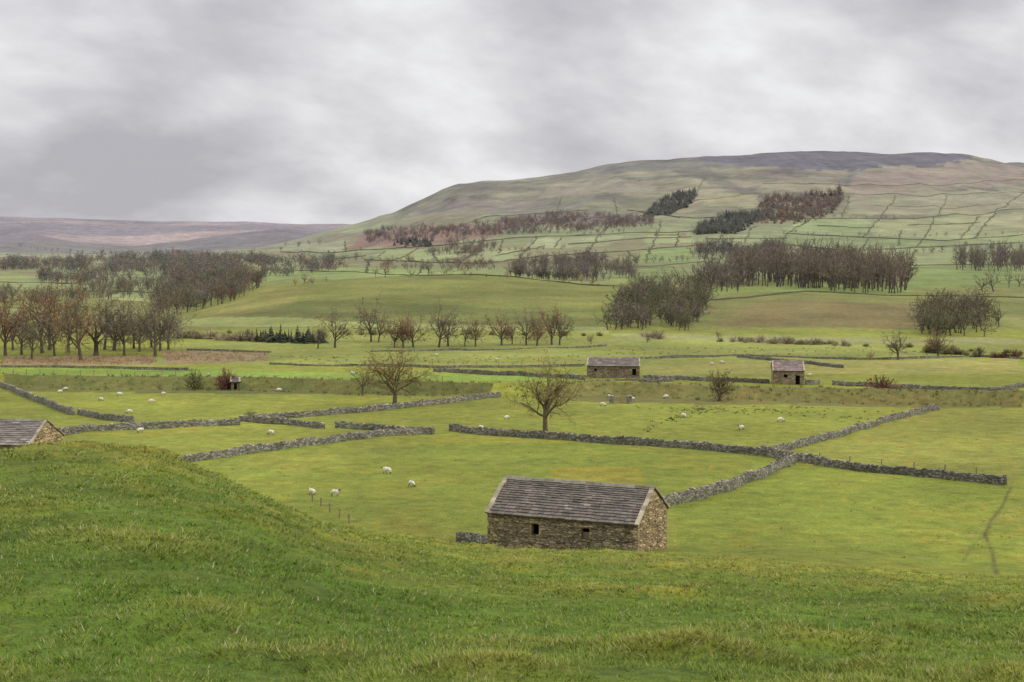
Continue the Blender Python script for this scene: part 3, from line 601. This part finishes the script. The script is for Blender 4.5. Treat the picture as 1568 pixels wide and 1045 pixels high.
# ------------------------------------------------------------ barns
def barn(name,org,ang,L,W,eh,rh,openings=(),courses=15,quality=1,tone=1.0,slate=(.15,.135,.135)):
    e=bpy.data.objects.new(name,None); COLL.objects.link(e); e.location=org; e.rotation_euler=(0,0,ang)
    B=Boxes(); th=.55; t3=(tone*1.0,tone*.96,tone*.90); gable_sunlit=(tone*1.45,tone*1.35,tone*1.12)  # gables tinted brighter and warmer than the front: sunlit look put into colour
    xs=0.0
    for (ox,ow,oz,oh,kind) in sorted(openings):
        B.box((xs,0,-.6),(ox,th,eh),t3); B.box((ox,0,-.6),(ox+ow,th,oz),t3); B.box((ox,0,oz+oh),(ox+ow,th,eh),t3); xs=ox+ow
    B.box((xs,0,-.6),(L,th,eh),t3); B.box((0,W-th,-.6),(L,W,eh),t3)
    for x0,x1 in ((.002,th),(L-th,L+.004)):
        B.box((x0,.004,-.6),(x1,W-.004,eh-.002),gable_sunlit)
        B.add8([(x0,0,eh),(x1,0,eh),(x1,W,eh),(x0,W,eh),(x0,W/2-.02,rh-.03),(x1,W/2-.02,rh-.03),(x1,W/2+.02,rh-.03),(x0,W/2+.02,rh-.03)],gable_sunlit)
    B.make('walls',m_stone,e)
    D=Boxes()
    if quality:
        for zz in np.arange(.7,eh-.2,.75):
            for x in np.arange(.5,L-.4,.85):
                xx=x+RNG.uniform(-.2,.2)
                if any(ox-.4<xx<ox+ow+.1 and oz-.15<zz<oz+oh+.15 for ox,ow,oz,oh,_ in openings): continue
                k=RNG.uniform(.8,1.5)*tone; D.box((xx,-.09,zz),(xx+RNG.uniform(.3,.5),.1,zz+.09),(k,k*.97,k*.9),.012)
        for zz in np.arange(.5,rh-.5,.42):
            half=W/2 if zz<eh else W/2*(rh-zz)/(rh-eh)
            for y in np.arange(W/2-half+.4,W/2+half-.5,.55):
                yy=y+RNG.uniform(-.08,.08); k=RNG.uniform(1.1,1.9)*tone
                D.box((L-.1,yy,zz),(L+.13,yy+RNG.uniform(.3,.48),zz+.10),(k*1.2,k*1.1,k*.92),.012)  # gable through-stones carry the same painted sunlit tint
        for cx,cy,sx in ((0,0,1),(L,0,-1)):
            z=0;i=0
            while z<eh-.3:
                hh=RNG.uniform(.24,.36); l1,l2=(.6,.32) if i%2 else (.32,.6); k=RNG.uniform(.9,1.5)*tone
                x0=cx-sx*.025; x1=cx+sx*l1; D.box((min(x0,x1),-.025,z),(max(x0,x1),l2,z+hh-.025),(k*1.05,k,k*.88),.008); z+=hh;i+=1
    for (ox,ow,oz,oh,kind) in openings:
        D.box((ox-.22,-.045,oz+oh),(ox+ow+.22,.2,oz+oh+.2),(1.3*tone,1.2*tone,1.05*tone),.01)
        D.box((ox-.12,-.06,oz-.13),(ox+ow+.12,.2,oz-.003),(1.2*tone,1.15*tone,1.0*tone),.01)
        for a0,a1 in ((ox-.16,ox-.003),(ox+ow+.003,ox+ow+.16)): D.box((a0,-.03,oz),(a1,.2,oz+oh),(1.15*tone,1.1*tone,.95*tone),.006)
        if kind: 
            Bd=Boxes(); nb=max(3,int(ow/.2))
            for i in range(nb): Bd.box((ox+ow*i/nb+.008,.22,oz+.02),(ox+ow*(i+1)/nb-.008,.26,oz+oh*(.97 if oh>1.4 else .6))); 
            Bd.make('door_boards' if oh>1.4 else 'shutter',m_wood,e)
    if D.n: D.make('dressed_stones',m_stone,e)
    I_=Boxes(); I_.box((th+.01,th+.25,-.5),(L-th-.01,W-th-.02,eh-.05)); I_.make('interior_shade_block',m_shade,e)  # near-black filler block: shade behind the openings put into its colour
    R=Boxes(); half=W/2; sl=math.hypot(half,rh-eh); ov=.22; ca=half/sl; sa=(rh-eh)/sl; lim=sl+ov; tt=.05
    R.add8([(-.02,-ov*ca,eh-ov*sa-.02),(L+.02,-ov*ca,eh-ov*sa-.02),(L+.02,half,rh-.02),(-.02,half,rh-.02),(-.02,-ov*ca,eh-ov*sa+.03),(L+.02,-ov*ca,eh-ov*sa+.03),(L+.02,half,rh+.03),(-.02,half,rh+.03)],C(*slate)*.4)
    R.add8([(-.02,W+ov*ca,eh-ov*sa-.02),(-.02,half,rh-.02),(L+.02,half,rh-.02),(L+.02,W+ov*ca,eh-ov*sa-.02),(-.02,W+ov*ca,eh-ov*sa+.03),(-.02,half,rh+.03),(L+.02,half,rh+.03),(L+.02,W+ov*ca,eh-ov*sa+.03)],C(*slate)*.4)
    d=0.0; ci=0
    while d<lim-.1:
        ch=(.36-.17*d/lim)*(15/courses); x=-.1; ck=RNG.uniform(.93,1.07)
        while x<L+.08:
            w_=RNG.uniform(.28,.62)*(15/courses); x1=min(x+w_,L+.1); k=RNG.uniform(.78,1.22)*ck; dr_=RNG.uniform(-.03,.04)
            if RNG.rand()<.04: k*=1.5
            lift=.055+RNG.uniform(0,.04)
            for side in (0,1):
                def pt(xx,dd,zz):
                    dd=dd-ov; yy=dd*ca-zz*sa; z_=eh+dd*sa+zz*ca
                    return (xx,yy if side==0 else W-yy,z_)
                g=.012; d0=d+dr_; d1=min(d+ch+.03,lim)
                Q=[pt(x+g,d0,.03),pt(x1-g,d0,.03),pt(x1-g,d1,.03),pt(x+g,d1,.03),pt(x+g,d0,lift+tt),pt(x1-g,d0,lift+tt),pt(x1-g,d1,.045),pt(x+g,d1,.045)]
                if side: Q=[Q[i] for i in (1,0,3,2,5,4,7,6)]
                R.add8(Q,C(*slate)*k*np.array([1+RNG.uniform(-.04,.06),1,1+RNG.uniform(-.07,.03)]))
            x=x1
            if L+.1-x<.12: break
        d+=ch; ci+=1
    x=-.1
    while x<L+.05:
        w_=min(RNG.uniform(.5,.8),L+.12-x)
        if w_<.08: break
        c_=C(.20,.185,.14)*RNG.uniform(.7,1.3); dz=RNG.uniform(-.025,.025)
        R.add8([(x+.01,half-.24,rh-.04),(x+w_-.01,half-.24,rh-.04),(x+w_-.01,half+.24,rh-.04),(x+.01,half+.24,rh-.04),(x+.01,half-.05,rh+.15+dz),(x+w_-.01,half-.05,rh+.15+dz),(x+w_-.01,half+.05,rh+.15+dz),(x+.01,half+.05,rh+.15+dz)],c_); x+=w_
    for gx0,gx1 in ((-.14,.20),(L-.20,L+.14)):
        d=0
        while d<lim-.2:
            l=RNG.uniform(.35,.65); k=RNG.uniform(.7,1.25); jx=RNG.uniform(-.04,.04)
            for side in (0,1):
                def p2(xx,dd,zz):
                    dd=dd-ov; yy=dd*ca-zz*sa; return (xx+jx,yy if side==0 else W-yy,eh+dd*sa+zz*ca)
                d1=min(d+l,lim-.15); Q=[p2(gx0,d+.01,.06),p2(gx1,d+.01,.06),p2(gx1,d1,.06),p2(gx0,d1,.06),p2(gx0,d+.01,.16),p2(gx1,d+.01,.16),p2(gx1,d1,.16),p2(gx0,d1,.16)]
                if side: Q=[Q[i] for i in (1,0,3,2,5,4,7,6)]
                R.add8(Q,C(.33,.285,.20)*k)
            d+=l
    R.make('roof',m_slate,e)
    return e
def fit_barn(C_uv,A_uv,B_uv,YC):
    zc=float(E(C_uv[1]))*YC; 
    def pt(u,v):
        y=zc/float(E(v)); return np.array([S(u,v)*y,y])
    return pt(*C_uv),pt(*A_uv),pt(*B_uv),zc
Cc,Aa,Bb,ze=fit_barn((977,803),(747,784),(1030,778),100.0)
d=Cc-Aa; L=float(np.hypot(*d)); ang=math.atan2(d[1],d[0]); W=6.9
zb=-23.35
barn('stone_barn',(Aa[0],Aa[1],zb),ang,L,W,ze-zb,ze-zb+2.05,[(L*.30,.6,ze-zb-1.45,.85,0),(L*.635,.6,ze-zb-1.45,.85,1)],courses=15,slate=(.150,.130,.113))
zb2=hz(-52,152)
barn('stone_barn',(-51.2-11*math.cos(.15),150+11*math.sin(.15),zb2),-.15,11,7.6,-21.2-zb2,-19.1-zb2,[],courses=12,tone=1.1,slate=(.19,.168,.15))
def barn_px(u0,u1,vb,hwall,hr,ang,W,ops,tone=1.0,slate=(.15,.125,.12)):
    x,y,z=ground((u0+u1)/2,vb); Lr=(u1-u0)/F*y/math.cos(ang)
    barn('stone_barn',(x-Lr/2*math.cos(ang),y-Lr/2*math.sin(ang),z-.1),ang,Lr,W,hwall,hr,[(a*Lr,b_,c,dd,k) for a,b_,c,dd,k in ops],courses=9,quality=0,tone=tone,slate=slate)
barn_px(899,979,579,2.8,4.3,-.10,6.5,[(.14,.5,1.6,.6,0),(.44,1.5,.0,2.2,1),(.86,.9,.8,1.4,0)],.9,(.19,.165,.145))
barn_px(1184,1231,589,3.0,4.7,-.12,6,[(.35,.7,1.5,.7,0),(.72,.9,.1,1.9,0)],1.0,(.23,.18,.165))
barn_px(354,367,598,1.8,2.5,.2,3,[(.3,.7,.1,1.4,0)],.8)
barn_px(1134,1146,398,5,8,.2,7,[],2.0,(.25,.25,.26))
barn_px(1042,1051,361,4,6,.1,7,[],2.0,(.25,.25,.26))
x,y,z=ground(950,617); e=bpy.data.objects.new('stone_gateway',None); COLL.objects.link(e); e.location=(x,y,z)
B=Boxes(); 
for a in (-2.0,1.3):
    for i in range(4): B.box((a+RNG.uniform(-.04,.04),-.45,i*.33-.1),(a+.7,.45,i*.33+.215),(1.0,)*3,.02)
    B.box((a-.08,-.5,1.24),(a+.78,.5,1.4),(1.4,)*3,.02)
B.make('pillars',m_wall,e)
G=Boxes()
for i in range(5): G.box((-1.28,-.03,.2+i*.22),(1.28,.03,.27+i*.22))
for a in (-1.28,0,1.2): G.box((a,-.06,.1),(a+.08,-.032,1.2))
G.make('gate_bars',m_wood,e)
# ------------------------------------------------------------ fences
def fence(pts,step=3.0,h=1.15,ymin=90,rails=True):
    P=[ground(u,v,ymin)[:2] for u,v in pts]; B=Boxes(); tops=[]; org=np.array([P[0][0],P[0][1],hz(*P[0])])
    for (x1,y1),(x2,y2) in zip(P[:-1],P[1:]):
        Ld=math.hypot(x2-x1,y2-y1); k=max(1,int(Ld/step))
        for i in range(k):
            t=i/k; x=x1+(x2-x1)*t;y=y1+(y2-y1)*t; z=hz(x,y); hh=h*RNG.uniform(.92,1.08); l=RNG.uniform(-.05,.05,2); r=.055
            q=np.array([x,y,z])-org; B.add8([(q[0]+a*r+(l[0] if c else 0),q[1]+b_*r+(l[1] if c else 0),q[2]+(hh if c else -.2)) for c in (0,1) for a,b_ in ((-1,-1),(1,-1),(1,1),(-1,1))]); tops.append(q)
    if rails:
        for a,b_ in zip(tops[:-1],tops[1:]):
            for zz in (.4,.75,1.05):
                B.add8([a+(0,-.008,zz),b_+(0,-.008,zz),b_+(0,.008,zz),a+(0,.008,zz),a+(0,-.008,zz+.016),b_+(0,-.008,zz+.016),b_+(0,.008,zz+.016),a+(0,.008,zz+.016)])
    o=B.make('post_and_wire_fence',m_wood); o.location=org
fence([(0,580),(280,586),(545,594),(700,600)],3)
fence([(850,596),(1100,603),(1400,609),(1568,613)],3)
fence([(0,573),(290,576)],3); fence([(385,582),(545,588)],3)
fence([(1255,708),(1400,722),(1545,736)],3.2)
fence([(478,768),(505,786),(535,802),(545,806)],3.0,.8)
fence([(1540,742),(1568,752)],3)
fence([(560,560),(900,560)],5,1.1)
# ------------------------------------------------------------ sheep
def sheep_mesh(pose):
    if pose==0: hd=[(.52,0,.72,.13),(.64,0,.86,.085),(.72,0,.92,.082),(.86,0,.86,.048)]
    elif pose==1: hd=[(.55,0,.55,.12),(.66,0,.36,.08),(.73,0,.22,.08),(.80,0,.08,.045)]
    else: hd=[(.52,.05,.70,.13),(.62,.14,.82,.085),(.68,.20,.88,.08),(.76,.32,.84,.048)]
    J=[(0,0,.62,.27),(-.28,0,.63,.26),(-.5,0,.60,.19),(.25,0,.62,.255),(.42,0,.64,.19)]+hd
    Ed=[(0,1),(1,2),(0,3),(3,4),(4,5),(5,6),(6,7),(7,8)]
    def chain(root,ps):
        a=root
        for p in ps: J.append(p); Ed.append((a,len(J)-1)); a=len(J)-1
    st=.08 if pose==2 else .02
    for s,q in ((1,1),(-1,-1)):
        chain(4,[(.36,.13*s,.46,.085),(.37+st*q,.13*s,.27,.04),(.35+st*q*1.6,.13*s,.05,.032),(.38+st*q*1.6,.13*s,.0,.035)])
        chain(2,[(-.38,.14*s,.46,.11),(-.50-st*q*.5,.13*s,.28,.042),(-.46-st*q,.13*s,.05,.032),(-.43-st*q,.13*s,.0,.035)])
    chain(2,[(-.62,0,.55,.05),(-.64,0,.34,.045)])
    for s in (1,-1): chain(7,[(J[7][0]-.03,J[7][1]+.10*s,J[7][2]+.03,.03),(J[7][0]-.05,J[7][1]+.19*s,J[7][2]+.0,.018)])
    me=bpy.data.meshes.new('sheep_skel'); me.from_pydata([j[:3] for j in J],Ed,[]); me.update()
    o=bpy.data.objects.new('sheep_skel',me); COLL.objects.link(o)
    o.modifiers.new('s','SKIN'); sub=o.modifiers.new('u','SUBSURF'); sub.levels=2; sub.render_levels=2
    for i,j in enumerate(J):
        d=me.skin_vertices[0].data[i]; d.radius=(j[3],j[3]); d.use_root=(i==0)
    bpy.context.view_layer.update(); dg=bpy.context.evaluated_depsgraph_get()
    nm=bpy.data.meshes.new_from_object(o.evaluated_get(dg)); bpy.data.objects.remove(o)
    nm.name='sheep'; nm.materials.clear(); nm.materials.append(m_wool); nm.materials.append(m_face)
    hb=Vector(J[6][:3])
    for v in nm.vertices:
        c=v.co
        if (c-hb).length>.2 and c.z>.36: 
            n_=math.sin(c.x*31)*math.sin(c.y*29)*math.sin(c.z*33); v.co=c+v.normal*.018*n_
    for p in nm.polygons:
        c=p.center; p.use_smooth=True
        head=(Vector(J[8][:3])-c).length<(Vector(J[6][:3])-Vector(J[8][:3])).length*1.0 or (abs(c.y-J[7][1])>.08 and (c-Vector(J[7][:3])).length<.22)
        p.material_index=1 if head or (c.z<.33 and c.x>-.58 and not (pose==1 and c.x>.5 and (c-hb).length<.1)) else 0
    return nm
SM=[sheep_mesh(0),sheep_mesh(1),sheep_mesh(2)]
sp_px=[(478,756),(513,759),(593,724),(630,744),(155,614),(183,607),(232,617),(250,606),(427,601),(92,602),(198,632),(215,662),(415,666),(737,657),(776,642),(1047,641),(1195,648),(785,592),(923,622),(932,609),(1020,611),(1135,658),(100,597),(386,583),(968,614),(320,591),(1240,577),(1090,560),(1105,557),(540,574),(760,552),(668,546),(1180,556)]
for i,(u,v) in enumerate(sp_px):
    x,y,z=ground(u,v); k=(1,0,1,2)[i%4] if i>3 else (0,0,2,1)[i]
    o=bpy.data.objects.new('sheep',SM[k]); COLL.objects.link(o); o.location=(x,y,z-.02)
    o.rotation_euler=(0,0,RNG.choice([0,3.14])+RNG.uniform(-.9,.9)); s=RNG.uniform(.72,.88); o.scale=(s,s,s)
# ------------------------------------------------------------ rush clumps
def clumps(name,pts,c,hm,nbl,ymin=90,wb=.05,sp_=.22):
    V=[];Fc=[];Cl=[];n=0
    for u,v in pts:
        x,y,z=ground(u,v,ymin); 
        for k in range(nbl):
            a=RNG.uniform(0,6.28); r=abs(RNG.normal(0,sp_)); h=hm*RNG.uniform(.5,1.2); w_=wb
            bx,by=x+math.cos(a)*r,y+math.sin(a)*r; t=RNG.uniform(0,6.28)
            V+=[(bx-math.cos(t)*w_,by-math.sin(t)*w_,z-.05),(bx+math.cos(t)*w_,by+math.sin(t)*w_,z-.05),(bx+math.cos(a)*h*.4,by+math.sin(a)*h*.4,z+h)]
            kk=RNG.uniform(.6,1.4); Cl+=[tuple(q*kk for q in c)]*3; Fc.append((n,n+1,n+2)); n+=3
    mk(name,V,Fc,m_grass,Cl)
pts=[]
for (a,b_),(c,d_) in [((985,660),(1080,625)),((960,623),(1370,633)),((1000,650),(1110,626)),((1010,626),(1160,636)),((1180,632),(1330,645)),((1060,632),(1250,628))]:
    for k in range(26):
        t=RNG.rand(); pts.append((a+(c-a)*t+RNG.normal(0,4),b_+(d_-b_)*t+RNG.normal(0,2.2)))
clumps('rush_clumps',pts,(.07,.085,.028),.24,11,sp_=.18)
pts=[(RNG.uniform(0,240),RNG.uniform(547,558)) for _ in range(260)]+[(RNG.uniform(250,410),RNG.uniform(540,553)) for _ in range(160)]
clumps('dry_reeds',pts,(.30,.21,.11),.7,9)
pts=[(RNG.uniform(930,1500),RNG.uniform(533,548)) for _ in range(160)]+[(RNG.uniform(420,900),RNG.uniform(545,558)) for _ in range(130)]
clumps('rush_clumps',pts,(.12,.105,.045),.42,9)
pts=[(RNG.uniform(0,1568),0) for _ in range(600)]
pts=[(u,float(emb_v(u))+RNG.uniform(-7,3)) for u,_ in pts]
clumps('bank_tussocks',pts,(.13,.115,.04),.5,10)
pts=[(RNG.uniform(280,1568),RNG.uniform(635,860)) for _ in range(320)]
clumps('pasture_tussocks',[p for p in pts if not(740<p[0]<1040 and p[1]>715)],(.15,.17,.03),.13,6)
pts=[]
for k in range(90):
    t=RNG.rand(); q=Aa+(Cc-Aa)*t+np.array([-.42,-.9])*RNG.uniform(.2,1.4); pts.append(q)
V=[];Fc=[];Cl=[];n=0
for q in pts:
    z=hz(q[0],q[1])
    for k in range(14):
        bx,by=q[0]+RNG.normal(0,.15),q[1]+RNG.normal(0,.15); h=RNG.uniform(.12,.38); t=RNG.uniform(0,3.14)
        V+=[(bx-.02*math.cos(t),by-.02*math.sin(t),z-.05),(bx+.02*math.cos(t),by+.02*math.sin(t),z-.05),(bx+RNG.normal(0,.08),by+RNG.normal(0,.08),z+h)]
        kk=RNG.uniform(.6,1.3); Cl+=[(.17*kk,.20*kk,.04*kk)]*3; Fc.append((n,n+1,n+2)); n+=3
mk('long_grass',V,Fc,m_grass,Cl)
# ------------------------------------------------------------ light, sky, camera
SUN_EL=math.radians(38); SUN_AZ=math.radians(112)
w=bpy.data.worlds.new('World'); bpy.context.scene.world=w; w.use_nodes=True; nt=w.node_tree; nt.nodes.clear()
out=nt.nodes.new('ShaderNodeOutputWorld')
sky=nt.nodes.new('ShaderNodeTexSky'); sky.sky_type='NISHITA'; sky.sun_disc=False; sky.sun_elevation=SUN_EL; sky.sun_rotation=SUN_AZ
bg1=nt.nodes.new('ShaderNodeBackground'); bg1.inputs[1].default_value=.08; nt.links.new(sky.outputs[0],bg1.inputs[0])
tc=nt.nodes.new('ShaderNodeTexCoord').outputs['Generated']
def M(op,a,b_=None,c=None,clamp=False):
    n=nt.nodes.new('ShaderNodeMath'); n.operation=op; n.use_clamp=clamp
    for i,v in enumerate((a,b_,c)):
        if v is None: continue
        if isinstance(v,bpy.types.NodeSocket): nt.links.new(v,n.inputs[i])
        else: n.inputs[i].default_value=v
    return n.outputs[0]
sx=nt.nodes.new('ShaderNodeSeparateXYZ'); nt.links.new(tc,sx.inputs[0])
zc=M('MAXIMUM',sx.outputs[2],0.0); zz=M('ADD',zc,.48)
cx=M('DIVIDE',sx.outputs[0],zz); cy=M('DIVIDE',sx.outputs[1],zz)
cmb=nt.nodes.new('ShaderNodeCombineXYZ'); nt.links.new(cx,cmb.inputs[0]); nt.links.new(M('ADD',M('MULTIPLY',cy,1.15),M('MULTIPLY',cx,-.22)),cmb.inputs[1]); cmb.inputs[2].default_value=5.3
f1=noise(nt,cmb.outputs[0],3.1,8,.50,.15); f2=noise(nt,cmb.outputs[0],1.4,3,.5,.1); f3=noise(nt,cmb.outputs[0],11,7,.55,.2)
f=M('ADD',M('MULTIPLY',f1,.58),M('MULTIPLY',f2,.30)); f=M('ADD',f,M('MULTIPLY',f3,.12))
def lobe(u,v,k,amp):
    b=(CV-v)/F; d=Vector((( u-CU)/F,cp+b*sp,-sp+b*cp)).normalized()
    vm=nt.nodes.new('ShaderNodeVectorMath'); vm.operation='DOT_PRODUCT'; nt.links.new(tc,vm.inputs[0]); vm.inputs[1].default_value=d
    return M('MULTIPLY',M('POWER',M('MAXIMUM',vm.outputs['Value'],0.0),k),amp)
for (u_,v_,k_,a_) in ((430,130,600,.06),(640,90,500,.07),(1020,100,400,.06),(60,250,260,-.03),(1420,110,500,-.02),(600,190,1400,-.035),(360,45,1500,-.035),(430,330,1500,.05),(1300,190,800,.03),(200,250,900,-.02)):
    f=M('ADD',f,lobe(u_,v_,k_,a_))
cc=ramp(nt,f,[(.38,(.47,.46,.495)),(.455,(.60,.59,.62)),(.53,(.775,.77,.79)),(.615,(.98,.98,.985))])
zg=M('ADD',M('MULTIPLY',M('MAXIMUM',M('SUBTRACT',zc,.2),0.0),2.2),1.0)
bg2=nt.nodes.new('ShaderNodeBackground'); nt.links.new(cc,bg2.inputs[0]); nt.links.new(zg,bg2.inputs[1])
mx=nt.nodes.new('ShaderNodeMixShader'); mx.inputs[0].default_value=.95; nt.links.new(bg1.outputs[0],mx.inputs[1]); nt.links.new(bg2.outputs[0],mx.inputs[2]); nt.links.new(mx.outputs[0],out.inputs[0])
sd=bpy.data.lights.new('sun','SUN'); sd.energy=1.5; sd.angle=math.radians(11); sd.color=(1,.94,.85)
so=bpy.data.objects.new('sun',sd); COLL.objects.link(so)
dirv=Vector((math.sin(SUN_AZ)*math.cos(SUN_EL),math.cos(SUN_AZ)*math.cos(SUN_EL),math.sin(SUN_EL)))
so.rotation_euler=dirv.to_track_quat('Z','Y').to_euler(); so.location=(30,-20,60)
cd=bpy.data.cameras.new('camera'); co=bpy.data.objects.new('camera',cd); COLL.objects.link(co)
cd.lens=50; cd.sensor_width=36; cd.clip_start=.1; cd.clip_end=20000
co.location=(0,0,0); co.rotation_euler=(math.radians(90)-PITCH,0,0)
sc=bpy.context.scene; sc.camera=co
sc.view_settings.view_transform='Standard'; sc.view_settings.look='None'; sc.view_settings.exposure=0
print('verts',sum(len(o.data.vertices) for o in bpy.data.objects if o.type=='MESH'))
